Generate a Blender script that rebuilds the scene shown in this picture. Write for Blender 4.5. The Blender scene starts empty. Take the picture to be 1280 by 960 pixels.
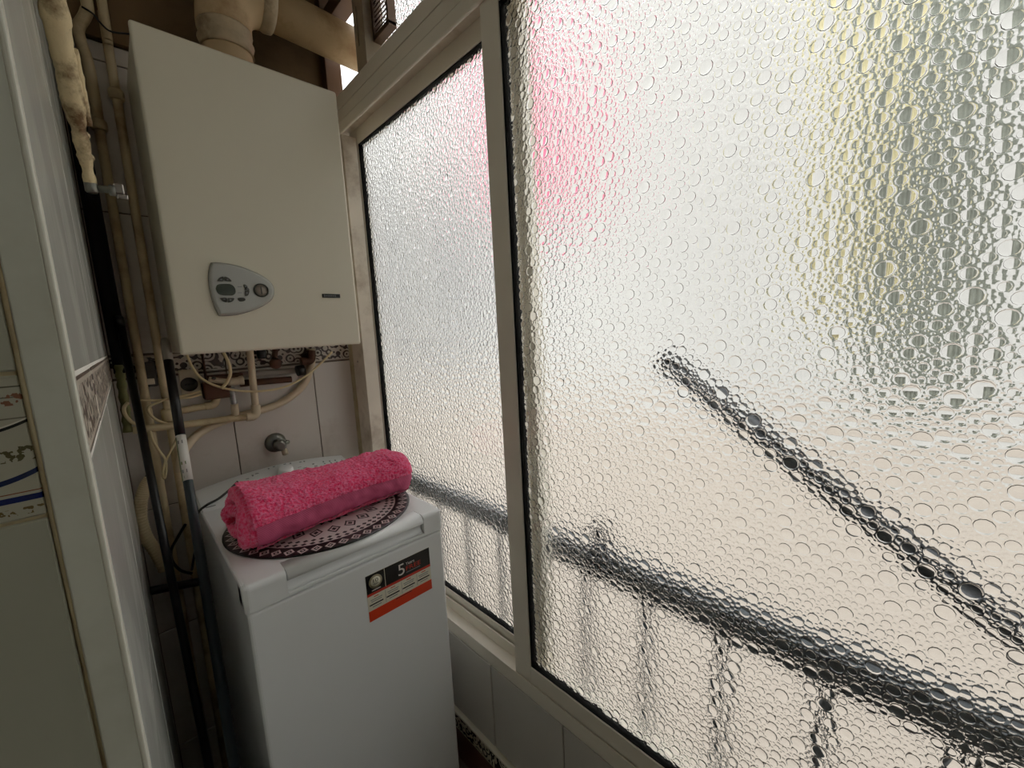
import bpy, bmesh, math, random
import numpy as np
from mathutils import Vector, Matrix, noise
from mathutils.geometry import delaunay_2d_cdt
random.seed(7)
S = bpy.context.scene
C = S.collection

# ------------------------------------------------------------------ camera
CZ = 1.295                                     # camera height; all "z" below are relative to it unless noted
FPX = 511.18
YAW, PIT, ROL = -0.76545, -0.133836, -0.050813
_f = Vector((-math.sin(YAW)*math.cos(PIT), math.cos(YAW)*math.cos(PIT), math.sin(PIT)))
_r = Vector((math.cos(YAW), math.sin(YAW), 0)); _u = _r.cross(_f)
R_ = _r*math.cos(ROL) + _u*math.sin(ROL); U_ = -_r*math.sin(ROL) + _u*math.cos(ROL); F_ = _f
cam = bpy.data.objects.new('camera', bpy.data.cameras.new('camera')); C.objects.link(cam)
cam.data.sensor_width = 36; cam.data.lens = 36*FPX/1280; cam.data.clip_start = 0.01
cam.matrix_world = Matrix(((R_.x, U_.x, -F_.x, 0), (R_.y, U_.y, -F_.y, 0), (R_.z, U_.z, -F_.z, CZ), (0, 0, 0, 1)))
S.camera = cam
# ------------------------------------------------------------------ sky and exposure
w = bpy.data.worlds.new('sky'); S.world = w; w.use_nodes = True
bg = w.node_tree.nodes['Background']; bg.inputs[0].default_value = (0.985, 0.995, 1.0, 1); bg.inputs[1].default_value = 2.0
S.view_settings.view_transform = 'Standard'; S.view_settings.look = 'None'
S.view_settings.gamma = 1; S.view_settings.use_curve_mapping = False
S.view_settings.exposure = 0.70
cy = S.cycles
cy.max_bounces = 20; cy.diffuse_bounces = 6; cy.glossy_bounces = 5; cy.transmission_bounces = 14; cy.transparent_max_bounces = 8
cy.caustics_refractive = True; cy.caustics_reflective = True; cy.blur_glossy = 0.3
cy.use_denoising = True; cy.sample_clamp_indirect = 6

# ------------------------------------------------------------------ pixel -> place on a known plane
def ray(x, y): return R_*((x-640)/FPX) - U_*((y-480)/FPX) + F_
def at(d, t): return Vector((d.x*t, d.y*t, d.z*t + CZ))
def pX(x, y, X): d = ray(x, y); return at(d, X/d.x)
def pY(x, y, Y): d = ray(x, y); return at(d, Y/d.y)
def pZ(x, y, z): d = ray(x, y); return at(d, z/d.z)
def V(x, y, z): return Vector((x, y, z + CZ))

# ------------------------------------------------------------------ materials
def srgb(c):
    return tuple(((v/255)/12.92 if v/255 <= .04045 else ((v/255+.055)/1.055)**2.4) for v in c) + (1,)
MATS = {}
def mat(name, col, rough=.5, metal=0, var=.12, vscale=6, bump=0, bscale=40, dirt=None, dscale=3, dlo=.5, dhi=.75, coat=0, spec=.5):
    if name in MATS: return MATS[name]
    m = bpy.data.materials.new(name); m.use_nodes = True; n = m.node_tree.nodes; l = m.node_tree.links
    b = n['Principled BSDF']; c = srgb(col)
    b.inputs['Roughness'].default_value = rough; b.inputs['Metallic'].default_value = metal
    b.inputs['Coat Weight'].default_value = coat; b.inputs['Specular IOR Level'].default_value = spec
    tc = n.new('ShaderNodeTexCoord'); nz = n.new('ShaderNodeTexNoise'); nz.inputs['Scale'].default_value = vscale; nz.inputs['Detail'].default_value = 5
    l.new(tc.outputs['Object'], nz.inputs['Vector'])
    r = n.new('ShaderNodeValToRGB'); l.new(nz.outputs['Fac'], r.inputs[0])
    r.color_ramp.elements[0].position = .3; r.color_ramp.elements[1].position = .7
    r.color_ramp.elements[0].color = tuple(v*(1-var) for v in c[:3]) + (1,); r.color_ramp.elements[1].color = tuple(min(1, v*(1+var*.6)) for v in c[:3]) + (1,)
    out = r.outputs[0]
    if dirt:
        d = n.new('ShaderNodeTexNoise'); d.inputs['Scale'].default_value = dscale; d.inputs['Detail'].default_value = 8; d.inputs['Roughness'].default_value = .65
        l.new(tc.outputs['Object'], d.inputs['Vector'])
        dr = n.new('ShaderNodeMapRange'); dr.inputs[1].default_value = dlo; dr.inputs[2].default_value = dhi; l.new(d.outputs['Fac'], dr.inputs[0])
        mx = n.new('ShaderNodeMix'); mx.data_type = 'RGBA'; l.new(dr.outputs[0], mx.inputs[0]); l.new(out, mx.inputs[6]); mx.inputs[7].default_value = srgb(dirt)
        out = mx.outputs[2]
    l.new(out, b.inputs['Base Color'])
    if bump:
        bn = n.new('ShaderNodeTexNoise'); bn.inputs['Scale'].default_value = bscale; bn.inputs['Detail'].default_value = 4; l.new(tc.outputs['Object'], bn.inputs['Vector'])
        bp = n.new('ShaderNodeBump'); bp.inputs['Strength'].default_value = bump; bp.inputs['Distance'].default_value = .002
        l.new(bn.outputs['Fac'], bp.inputs['Height']); l.new(bp.outputs[0], b.inputs['Normal'])
    MATS[name] = m; return m

mat('tile_back', (214, 207, 199), .22, var=.05, vscale=3, dirt=(176, 164, 150), dscale=4, dlo=.55, dhi=.85, bump=.08, bscale=9)
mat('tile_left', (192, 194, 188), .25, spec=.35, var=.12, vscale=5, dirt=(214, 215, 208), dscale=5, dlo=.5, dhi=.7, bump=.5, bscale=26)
_n = MATS['tile_left'].node_tree.nodes; _l = MATS['tile_left'].node_tree.links
_mp = _n.new('ShaderNodeMapping'); _mp.inputs['Scale'].default_value = (1, 1, .06)
for _k in list(_l):
    if _k.from_node.type == 'TEX_COORD' and _k.to_node.type == 'TEX_NOISE' and abs(_k.to_node.inputs['Scale'].default_value-26) < .1:
        _tn = _k.to_node; _tc = _k.from_node; _l.new(_tc.outputs['Object'], _mp.inputs[0]); _l.new(_mp.outputs[0], _tn.inputs['Vector']); break
mat('kitchen_plain', (172, 173, 156), .3, var=.06, vscale=3)
mat('post_brown', (168, 154, 132), .5, var=.12, vscale=8, dirt=(120, 98, 74), dscale=7)
mat('tube_black', (14, 14, 16), .9, var=.1)
mat('tile_window', (206, 203, 196), .2, var=.05, vscale=3, bump=.08, bscale=9)
mat('tile_red', (120, 78, 66), .3, var=.12, vscale=5)
mat('grout_dark', (98, 84, 70), .9, var=.2, vscale=20)
mat('grout_white', (244, 243, 236), .7, var=.05, vscale=20)
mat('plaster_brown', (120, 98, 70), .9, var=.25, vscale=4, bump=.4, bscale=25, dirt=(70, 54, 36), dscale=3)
mat('plaster_pale', (240, 238, 230), .9, var=.1, vscale=4, bump=.2, bscale=30)
mat('floor_tile', (118, 106, 94), .4, var=.15, vscale=6)
mat('jamb_paint', (206, 208, 194), .45, var=.05, vscale=4, dirt=(168, 168, 150), dscale=2)
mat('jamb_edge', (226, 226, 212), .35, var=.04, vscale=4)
mat('caulk', (190, 178, 142), .6, var=.15, vscale=20, dirt=(150, 122, 82), dscale=12)
mat('aluminium', (232, 226, 212), .4, metal=0, var=.05, vscale=5, bump=.03, bscale=200)
mat('aluminium_dirty', (226, 216, 200), .5, metal=0, var=.12, vscale=8, dirt=(150, 128, 104), dscale=6)
mat('gasket', (6, 6, 6), .9, var=.1)
mat('brown_metal', (104, 80, 62), .45, metal=.3, var=.15, vscale=10)
mat('boiler_white', (226, 220, 200), .38, var=.025, vscale=2, bump=.05, bscale=300)
mat('panel_grey', (176, 176, 170), .35, metal=.5, var=.03)
mat('panel_edge', (70, 62, 52), .5, var=.05)
mat('button_dark', (62, 62, 54), .5, var=.1)
mat('lcd', (52, 60, 44), .2, var=.05)
mat('gauge_face', (150, 140, 128), .3, var=.05)
mat('black_plastic', (16, 17, 18), .35, var=.1)
mat('print_white', (225, 222, 215), .5, var=.02)
mat('print_grey', (120, 124, 126), .5, var=.02)
mat('print_black', (14, 13, 13), .35, var=.02)
mat('print_orange', (222, 62, 20), .4, var=.03)
mat('print_cream', (226, 222, 202), .45, var=.02)
mat('print_red', (205, 60, 40), .4, var=.02)
mat('print_gold', (150, 140, 110), .4, var=.02)
mat('machine_white', (238, 240, 240), .3, var=.015, vscale=2, coat=.2)
mat('seam_grey', (120, 120, 118), .6, var=.05)
mat('flue_paint', (206, 180, 140), .55, var=.12, vscale=9, dirt=(150, 116, 80), dscale=7, bump=.25, bscale=30)
mat('flue_tape', (188, 170, 140), .5, var=.25, vscale=25, dirt=(110, 88, 62), dscale=18, bump=.8, bscale=40)
mat('pipe_paint', (212, 194, 156), .5, var=.12, vscale=14, dirt=(150, 122, 84), dscale=10, bump=.2, bscale=40)
mat('pipe_lagged', (222, 204, 162), .6, var=.15, vscale=14, dirt=(112, 84, 50), dscale=22, dlo=.47, dhi=.66, bump=.9, bscale=70)
mat('hose_beige', (214, 196, 168), .5, var=.06, vscale=14)
mat('cable_cream', (222, 204, 160), .5, var=.05)
mat('cable_dark', (46, 46, 46), .5, var=.05)
mat('rust_brown', (92, 58, 40), .6, metal=.2, var=.25, vscale=30, bump=.5, bscale=60)
mat('chrome', (190, 184, 180), .25, metal=.9, var=.1, vscale=20)
mat('old_brass', (128, 128, 122), .35, metal=.7, var=.2, vscale=25)
mat('socket_plate', (200, 186, 160), .5, var=.05)
mat('socket_dark', (58, 54, 46), .5, var=.1)
mat('pole_black', (10, 11, 13), .3, var=.1)
mat('pole_teal', (30, 44, 50), .35, var=.12, vscale=12)
mat('pole_tip', (150, 142, 132), .5, var=.08)
mat('label_green', (90, 110, 20), .5, var=.05)
mat('braid', (170, 168, 166), .3, metal=.8, var=.3, vscale=90, bump=1, bscale=160)
mat('tape_green', (120, 120, 70), .6, var=.2, vscale=30)
mat('rail_paint', (70, 77, 82), .45, var=.1)
mat('pole_outside', (48, 53, 59), .4, var=.1)
mat('facade', (160, 159, 155), .9, var=.06, vscale=1.1)
mat('facade_beige', (154, 146, 136), .9, var=.06, vscale=1.4)
mat('shutter_grey', (112, 112, 112), .7, var=.15, vscale=3)
mat('court_floor', (150, 140, 130), .9, var=.1, vscale=1)
mat('cloth_pink', (196, 96, 122), .9, var=.1)
mat('cloth_yellow', (196, 188, 150), .9, var=.06)
mat('cloth_green', (126, 130, 120), .9, var=.25, vscale=4)
mat('facade_outer', (200, 190, 176), .9, var=.08)

# bubbled glass
g = bpy.data.materials.new('bubble_glass'); g.use_nodes = True; n = g.node_tree.nodes; l = g.node_tree.links
b = n['Principled BSDF']; b.inputs['Base Color'].default_value = (.99, .995, .985, 1); b.inputs['Transmission Weight'].default_value = 1
b.inputs['Roughness'].default_value = .03; b.inputs['IOR'].default_value = 1.45; MATS['glass'] = g

def ramp_mat(name, build, rough=.3, bump=None):
    m = bpy.data.materials.new(name); m.use_nodes = True; n = m.node_tree.nodes; l = m.node_tree.links
    b = n['Principled BSDF']; b.inputs['Roughness'].default_value = rough
    build(n, l, b); MATS[name] = m
def _math(n, l, op, a, bb=None, c=None):
    k = n.new('ShaderNodeMath'); k.operation = op
    for i, v in enumerate((a, bb, c)):
        if v is None: continue
        if isinstance(v, (int, float)): k.inputs[i].default_value = v
        else: l.new(v, k.inputs[i])
    return k.outputs[0]
def _mix(n, l, f, a, bb):
    k = n.new('ShaderNodeMix'); k.data_type = 'RGBA'
    for i, v in ((0, f), (6, a), (7, bb)):
        if isinstance(v, (tuple, float, int)): k.inputs[i].default_value = v
        else: l.new(v, k.inputs[i])
    return k.outputs[2]
# decorated border tiles: scroll ornament in brown-grey on cream
def b_border(ax, light=(196, 186, 172), dark=(66, 52, 46)):
    def f(n, l, b):
        tc = n.new('ShaderNodeTexCoord'); sp = n.new('ShaderNodeSeparateXYZ'); l.new(tc.outputs['Object'], sp.inputs[0])
        cb = n.new('ShaderNodeCombineXYZ'); l.new(sp.outputs[ax], cb.inputs[0]); l.new(sp.outputs[2], cb.inputs[1])
        vo = n.new('ShaderNodeTexVoronoi'); vo.inputs['Scale'].default_value = 42; l.new(cb.outputs[0], vo.inputs['Vector'])
        rg = _math(n, l, 'SINE', _math(n, l, 'MULTIPLY', vo.outputs['Distance'], 16.0))
        nz = n.new('ShaderNodeTexNoise'); nz.inputs['Scale'].default_value = 34; l.new(cb.outputs[0], nz.inputs['Vector'])
        s = _math(n, l, 'ADD', rg, _math(n, l, 'MULTIPLY', _math(n, l, 'SUBTRACT', nz.outputs['Fac'], .5), 2.6))
        fac = _math(n, l, 'GREATER_THAN', s, .25)
        col = _mix(n, l, fac, srgb(light), srgb(dark))
        # plain rows with thin lines at the tile's top and bottom edge (object z from -h/2 to h/2)
        az = _math(n, l, 'ABSOLUTE', sp.outputs[2])
        edge = _math(n, l, 'GREATER_THAN', az, .0265)
        col = _mix(n, l, edge, col, srgb((120, 106, 96)))
        ln = _math(n, l, 'MULTIPLY', _math(n, l, 'GREATER_THAN', az, .0225), _math(n, l, 'LESS_THAN', az, .0265))
        col = _mix(n, l, ln, col, srgb(light))
        l.new(col, b.inputs['Base Color'])
    return f
ramp_mat('border_y', b_border(1, (222, 212, 198), (84, 66, 58)), .3); ramp_mat('border_x', b_border(0), .25)
ramp_mat('listello', b_border(1, (216, 210, 190), (50, 42, 38)), .25)
# round mat: rings of diamonds
def b_mat(n, l, b):
    tc = n.new('ShaderNodeTexCoord'); sp = n.new('ShaderNodeSeparateXYZ'); l.new(tc.outputs['Object'], sp.inputs[0])
    x, y = sp.outputs[0], sp.outputs[1]
    r = _math(n, l, 'SQRT', _math(n, l, 'ADD', _math(n, l, 'MULTIPLY', x, x), _math(n, l, 'MULTIPLY', y, y)))
    th = _math(n, l, 'DIVIDE', _math(n, l, 'ARCTAN2', y, x), 2*math.pi)
    def diamonds(count, rc, hw):                # |frac|+|dr| diamond distance, 0 centre .. 1 edge
        fr = _math(n, l, 'MULTIPLY', _math(n, l, 'ABSOLUTE', _math(n, l, 'SUBTRACT', _math(n, l, 'FRACT', _math(n, l, 'MULTIPLY', th, count)), .5)), 2.0)
        dr = _math(n, l, 'ABSOLUTE', _math(n, l, 'DIVIDE', _math(n, l, 'SUBTRACT', r, rc), hw))
        return _math(n, l, 'ADD', fr, dr)
    def band(lo, hi): return _math(n, l, 'MULTIPLY', _math(n, l, 'GREATER_THAN', r, lo), _math(n, l, 'LESS_THAN', r, hi))
    def rng(d, lo, hi): return _math(n, l, 'MULTIPLY', _math(n, l, 'GREATER_THAN', d, lo), _math(n, l, 'LESS_THAN', d, hi))
    W, K = srgb((216, 206, 204)), srgb((22, 20, 22))
    col = _mix(n, l, 0.0, W, W)
    d1 = diamonds(46, .182, .014)
    o = _mix(n, l, rng(d1, .5, .85), K, W); o = _mix(n, l, _math(n, l, 'LESS_THAN', d1, .22), o, W)
    col = _mix(n, l, band(.164, .21), col, o)
    for cnt, rc, hw, th_ in ((60, .157, .007, .75), (60, .144, .007, .75)):
        d = diamonds(cnt, rc, hw); col = _mix(n, l, _math(n, l, 'LESS_THAN', d, th_), col, K)
    d2 = diamonds(20, .112, .024)
    o = _mix(n, l, rng(d2, .55, .8), W, K); o = _mix(n, l, _math(n, l, 'LESS_THAN', d2, .3), o, K)
    col = _mix(n, l, band(.086, .137), col, o)
    d3 = diamonds(24, .066, .014); col = _mix(n, l, _math(n, l, 'LESS_THAN', d3, .7), col, K)
    d4 = diamonds(10, .03, .03); col = _mix(n, l, rng(d4, .4, .8), col, K)
    l.new(col, b.inputs['Base Color'])
ramp_mat('mat_print', b_mat, .35)
# terry towel
def b_towel(n, l, b):
    tc = n.new('ShaderNodeTexCoord')
    nz = n.new('ShaderNodeTexNoise'); nz.inputs['Scale'].default_value = 190; nz.inputs['Detail'].default_value = 3; l.new(tc.outputs['Object'], nz.inputs['Vector'])
    r = n.new('ShaderNodeValToRGB'); l.new(nz.outputs['Fac'], r.inputs[0])
    r.color_ramp.elements[0].position = .35; r.color_ramp.elements[0].color = srgb((250, 58, 112))
    r.color_ramp.elements[1].position = .68; r.color_ramp.elements[1].color = srgb((255, 136, 176))
    l.new(r.outputs[0], b.inputs['Base Color'])
    b.inputs['Sheen Weight'].default_value = .25; b.inputs['Sheen Roughness'].default_value = .5; b.inputs['Specular IOR Level'].default_value = .1
    bp = n.new('ShaderNodeBump'); bp.inputs['Strength'].default_value = .9; bp.inputs['Distance'].default_value = .003
    l.new(nz.outputs['Fac'], bp.inputs['Height']); l.new(bp.outputs[0], b.inputs['Normal'])
ramp_mat('terry', b_towel, 1.0)
def b_dobby(n, l, b):
    tc = n.new('ShaderNodeTexCoord')
    wv = n.new('ShaderNodeTexWave'); wv.bands_direction = 'Z'; wv.inputs['Scale'].default_value = 130; wv.inputs['Distortion'].default_value = .6; l.new(tc.outputs['Object'], wv.inputs['Vector'])
    col = _mix(n, l, wv.outputs['Fac'], srgb((196, 66, 112)), srgb((226, 108, 148))); l.new(col, b.inputs['Base Color'])
    bp = n.new('ShaderNodeBump'); bp.inputs['Strength'].default_value = .4; bp.inputs['Distance'].default_value = .001
    l.new(wv.outputs['Fac'], bp.inputs['Height']); l.new(bp.outputs[0], b.inputs['Normal'])
ramp_mat('dobby', b_dobby, .7)
# painted kitchen tile: flat print of lines and little flowers by height
def b_kitchen(n, l, b):
    tc = n.new('ShaderNodeTexCoord'); sp = n.new('ShaderNodeSeparateXYZ'); l.new(tc.outputs['Object'], sp.inputs[0])
    x, z0 = sp.outputs[0], sp.outputs[2]
    col = _mix(n, l, 0.0, srgb((176, 174, 156)), srgb((176, 174, 156)))
    zc = _math(n, l, 'SUBTRACT', z0, _math(n, l, 'MULTIPLY', _math(n, l, 'POWER', _math(n, l, 'ABSOLUTE', _math(n, l, 'ADD', x, .075)), 2.0), 9.0))
    def line(zz, lo, hi, c):
        nonlocal col
        col = _mix(n, l, _math(n, l, 'MULTIPLY', _math(n, l, 'GREATER_THAN', zz, lo), _math(n, l, 'LESS_THAN', zz, hi)), col, srgb(c))
    line(z0, -.0135, -.0125, (96, 96, 84)); line(z0, -.0215, -.0205, (96, 96, 84)); line(z0, -.0285, -.0275, (120, 118, 104)); line(z0, -.0425, -.0415, (120, 118, 104))
    line(zc, -.0520, -.0500, (40, 42, 40)); line(zc, -.0500, -.0490, (214, 212, 198))
    line(zc, -.0870, -.0835, (30, 44, 84)); line(z0, -.0985, -.0945, (20, 36, 96)); line(z0, -.0925, -.0918, (120, 60, 40))
    vo = n.new('ShaderNodeTexNoise'); vo.inputs['Scale'].default_value = 230; l.new(tc.outputs['Object'], vo.inputs['Vector'])
    for lo, hi, c in ((-.0335, -.0255, (132, 92, 72)), (-.071, -.061, (92, 88, 60)), (-.1075, -.1025, (110, 96, 60))):
        m1 = _math(n, l, 'MULTIPLY', _math(n, l, 'GREATER_THAN', z0, lo), _math(n, l, 'LESS_THAN', z0, hi))
        col = _mix(n, l, _math(n, l, 'MULTIPLY', m1, _math(n, l, 'GREATER_THAN', vo.outputs['Fac'], .54)), col, srgb(c))
    l.new(col, b.inputs['Base Color'])
ramp_mat('kitchen_tile', b_kitchen, .2)

# ------------------------------------------------------------------ mesh helpers
def link(name, me, m, parent=None, smooth=False):
    o = bpy.data.objects.new(name, me); C.objects.link(o)
    if m and not me.materials: me.materials.append(MATS[m] if isinstance(m, str) else m)
    if smooth: me.polygons.foreach_set('use_smooth', [True]*len(me.polygons))
    if parent:
        o.parent = parent; o.matrix_parent_inverse = Matrix.Translation(parent.location).inverted()
    return o
def tag(o, label, cat, group=None):
    o['label'] = label; o['category'] = cat
    if group: o['group'] = group
    return o
def thing(name, label, cat, loc, group=None):
    o = bpy.data.objects.new(name, None); C.objects.link(o); o.location = loc; o.empty_display_size = .05
    return tag(o, label, cat, group)
def struct(o): o['kind'] = 'structure'; return o
def from_bm(name, bm, m, parent=None, smooth=False):
    bmesh.ops.recalc_face_normals(bm, faces=bm.faces)
    me = bpy.data.meshes.new(name); bm.to_mesh(me); bm.free()
    return link(name, me, m, parent, smooth)
def add_box(bm, lo, hi, bev=0, seg=2):
    lo, hi = Vector(lo), Vector(hi)
    r = bmesh.ops.create_cube(bm, size=1)
    for v in r['verts']: v.co = Vector(((lo[i]+hi[i])/2 + v.co[i]*(hi[i]-lo[i]) for i in range(3)))
    if bev:
        es = list({e for v in r['verts'] for e in v.link_edges})
        bmesh.ops.bevel(bm, geom=es, offset=bev, segments=seg, affect='EDGES', profile=.5)
def box(name, lo, hi, m, parent=None, bev=0, seg=2, origin=None):
    bm = bmesh.new(); add_box(bm, lo, hi, bev, seg)
    if origin is not None: bmesh.ops.translate(bm, verts=bm.verts, vec=-Vector(origin))
    o = from_bm(name, bm, m, parent)
    if origin is not None: o.location = origin
    return o
def catmull(pts, k=8):
    pts = [Vector(p) for p in pts]
    if len(pts) < 3: return pts
    out = []
    P = [pts[0]*2-pts[1]] + pts + [pts[-1]*2-pts[-2]]
    for i in range(1, len(P)-2):
        a, b_, c, d = P[i-1:i+3]
        for j in range(k):
            t = j/k
            out.append(.5*((2*b_) + (c-a)*t + (2*a-5*b_+4*c-d)*t*t + (3*b_-a-3*c+d)*t**3))
    out.append(pts[-1]); return out
def add_tube(bm, pts, rad, seg=10, smooth=True, k=8, cap=True, flat=None):
    P = catmull(pts, k) if smooth else [Vector(p) for p in pts]
    nP = len(P); T = []
    for i in range(nP):
        T.append((P[min(i+1, nP-1)]-P[max(i-1, 0)]).normalized())
    ref = Vector((0, 0, 1)) if abs(T[0].z) < .9 else Vector((1, 0, 0))
    nrm = T[0].cross(ref).normalized(); rings = []
    for i in range(nP):
        nrm = (nrm - T[i]*nrm.dot(T[i])).normalized(); bi = T[i].cross(nrm)
        r = rad(i/(nP-1)) if callable(rad) else rad
        rings.append([bm.verts.new(P[i] + (nrm*math.cos(2*math.pi*j/seg) + bi*math.sin(2*math.pi*j/seg))*r) for j in range(seg)])
    for i in range(nP-1):
        for j in range(seg):
            bm.faces.new((rings[i][j], rings[i][(j+1) % seg], rings[i+1][(j+1) % seg], rings[i+1][j])).smooth = True
    if cap:
        bm.faces.new(rings[0][::-1]); bm.faces.new(rings[-1])
def tube(name, pts, rad, m, parent=None, seg=10, smooth=True, k=8):
    bm = bmesh.new(); add_tube(bm, pts, rad, seg, smooth, k); return from_bm(name, bm, m, parent)
def prism(name, outline, vec, m, parent=None, bev=0):          # outline: planar loop, extruded by vec
    bm = bmesh.new(); vs = [bm.verts.new(p) for p in outline]; f = bm.faces.new(vs)
    r = bmesh.ops.extrude_face_region(bm, geom=[f])
    nv = [e for e in r['geom'] if isinstance(e, bmesh.types.BMVert)]
    bmesh.ops.translate(bm, verts=nv, vec=Vector(vec))
    if bev:
        top = [e for e in bm.edges if all(v in nv for v in e.verts)]
        bmesh.ops.bevel(bm, geom=top, offset=bev, segments=3, affect='EDGES', profile=.5)
    return from_bm(name, bm, m, parent)
def lathe(name, prof, org, axis, m, parent=None, seg=24):      # prof: (radius, distance along axis)
    a = Vector(axis).normalized(); ref = Vector((0, 0, 1)) if abs(a.z) < .9 else Vector((1, 0, 0))
    u = a.cross(ref).normalized(); v = a.cross(u); bm = bmesh.new(); rings = []
    for r, d in prof:
        rings.append([bm.verts.new(Vector(org) + a*d + (u*math.cos(2*math.pi*j/seg)+v*math.sin(2*math.pi*j/seg))*max(r, 1e-5)) for j in range(seg)])
    for i in range(len(prof)-1):
        for j in range(seg):
            bm.faces.new((rings[i][j], rings[i][(j+1) % seg], rings[i+1][(j+1) % seg], rings[i+1][j])).smooth = True
    bm.faces.new(rings[0][::-1]); bm.faces.new(rings[-1])
    return from_bm(name, bm, m, parent)
def text(name, body, org, ux, uz, h, m, parent, wmax=None):    # flat lettering on a plane spanned by ux (reading direction) and uz (up)
    cu = bpy.data.curves.new(name, 'FONT'); cu.body = body; cu.size = 1
    t = bpy.data.objects.new('tmp', cu); C.objects.link(t)
    me = bpy.data.meshes.new_from_object(t.evaluated_get(bpy.context.evaluated_depsgraph_get()))
    bpy.data.objects.remove(t)
    xs = [v.co.x for v in me.vertices]; ys = [v.co.y for v in me.vertices]
    x0, x1, y0, y1 = min(xs), max(xs), min(ys), max(ys)
    sy = h/(y1-y0); sx = sy if wmax is None else wmax/(x1-x0)
    for v in me.vertices: v.co = Vector(org) + Vector(ux)*((v.co.x-x0)*sx) + Vector(uz)*((v.co.y-y0)*sy)
    return link(name, me, m, parent)

# ------------------------------------------------------------------ room shell
YB = 1.45                                      # back wall
def LX(y): return -.0225 + (y-.42)*(.010/1.03)  # the left wall runs not quite parallel to the window wall
struct(box('floor', V(-1.6, -2.7, -1.395), V(.70, 1.60, -1.295), 'floor_tile'))
struct(box('ceiling', V(-1.6, -2.7, 1.16), V(.70, .60, 1.26), 'plaster_pale'))
struct(box('ceiling_alcove', V(-.2, .60, 1.16), V(.70, 1.60, 1.26), 'plaster_brown'))
struct(box('wall_rear', V(-1.6, -2.75, -1.295), V(.70, -2.65, 1.16), 'plaster_pale'))
struct(box('wall_side', V(-1.65, -2.65, -1.295), V(-1.55, .45, 1.16), 'plaster_pale'))
wb = struct(box('wall_back', V(-.12, YB+.004, -1.295), V(.60, YB+.12, 1.16), 'grout_dark'))
box('upper_plaster', V(-.11, YB-.012, .74), V(.5975, YB+.01, 1.158), 'plaster_brown', wb)
wl = struct(prism('wall_left', [V(LX(.425)-.0003, .425, -1.295), V(LX(YB)-.0003, YB, -1.295), V(-.12, YB, -1.295), V(-.12, .425, -1.295)], (0, 0, 2.455), 'grout_white'))
wk = struct(box('wall_kitchen', V(-1.6, .424, -1.295), V(-.045, .52, 1.16), 'caulk'))
ww = struct(box('wall_right', V(.6025, -2.65, -1.295), V(.70, 1.46, -.865), 'grout_dark'))
box('lintel', V(.604, -2.65, 1.10), V(.70, 1.46, 1.16), 'plaster_brown', ww)

TW, TH, GAP = .24, .354, .0026
_tile = {}
def tile(axis, lo, hi, face, m, parent, rot=0, th=.006):
    # axis 'x': tile in the x-z plane, front face at y = face, seen from -y; axis 'y': front face at x = face
    w_, h_ = round(hi[0]-lo[0]-GAP, 4), round(hi[1]-lo[1]-GAP, 4)
    if w_ < .004 or h_ < .004: return
    key = (axis, w_, h_, m)
    if key not in _tile:
        bm = bmesh.new()
        add_box(bm, (-w_/2, 0, -h_/2) if axis == 'x' else (-th/2, -w_/2, -h_/2), (w_/2, th, h_/2) if axis == 'x' else (th/2, w_/2, h_/2), .0012, 1)
        bmesh.ops.recalc_face_normals(bm, faces=bm.faces)
        me = bpy.data.meshes.new('tile'); bm.to_mesh(me); bm.free(); me.materials.append(MATS[m]); _tile[key] = me
    o = bpy.data.objects.new('border_tile' if 'border' in m or m == 'listello' else 'tile', _tile[key]); C.objects.link(o)
    c = (lo[0]+hi[0])/2; z = (lo[1]+hi[1])/2 + CZ
    o.location = (c, face, z) if axis == 'x' else (face, c, z)
    if rot: o.rotation_euler.z = rot
    o.parent = parent
    return o
def cuts(a, b_, j0, step):
    c = [a]; x = j0 - math.ceil((j0-a)/step)*step
    while x < b_-.003:
        if x > a+.003: c.append(x)
        x += step
    return c + [b_]
rows = [-1.295, -1.142, -.788, -.434, -.08, -.0165, .3375, .6915, .735]
for x0, x1 in zip(*(lambda c: (c[:-1], c[1:]))(cuts(LX(YB), .598, .23, TW))):
    for z0, z1 in zip(rows[:-1], rows[1:]):
        tile('x', (x0, z0), (x1, z1), YB-.0025+random.uniform(-.0006, .0006), 'border_x' if z0 == -.08 else 'tile_back', wb)
ang = -math.atan(.010/1.03)
for y0, y1 in zip(*(lambda c: (c[:-1], c[1:]))(cuts(.434, YB-.004, .638, TW))):
    for z0, z1 in zip(rows[:-1], rows[1:]):
        tile('y', (y0, z0), (y1, z1), LX((y0+y1)/2)-.0028+random.uniform(-.0004, .0004), 'border_y' if z0 == -.08 else 'tile_left', wl, rot=ang)
for y0, y1 in zip(*(lambda c: (c[:-1], c[1:]))(cuts(-.6, 1.449, .757, TW))):
    tile('y', (y0, -1.112), (y1, -.866), .6005+random.uniform(-.0005, .0005), 'tile_window', ww)
    tile('y', (y0, -1.172), (y1, -1.115), .5965, 'listello', ww, th=.016)
    tile('y', (y0, -1.295), (y1, -1.175), .602, 'tile_red', ww)
lst = box('listello_ledge', V(.586, -1.4, -1.121), V(.604, 1.449, -1.113), 'print_cream', ww, .002)
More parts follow.
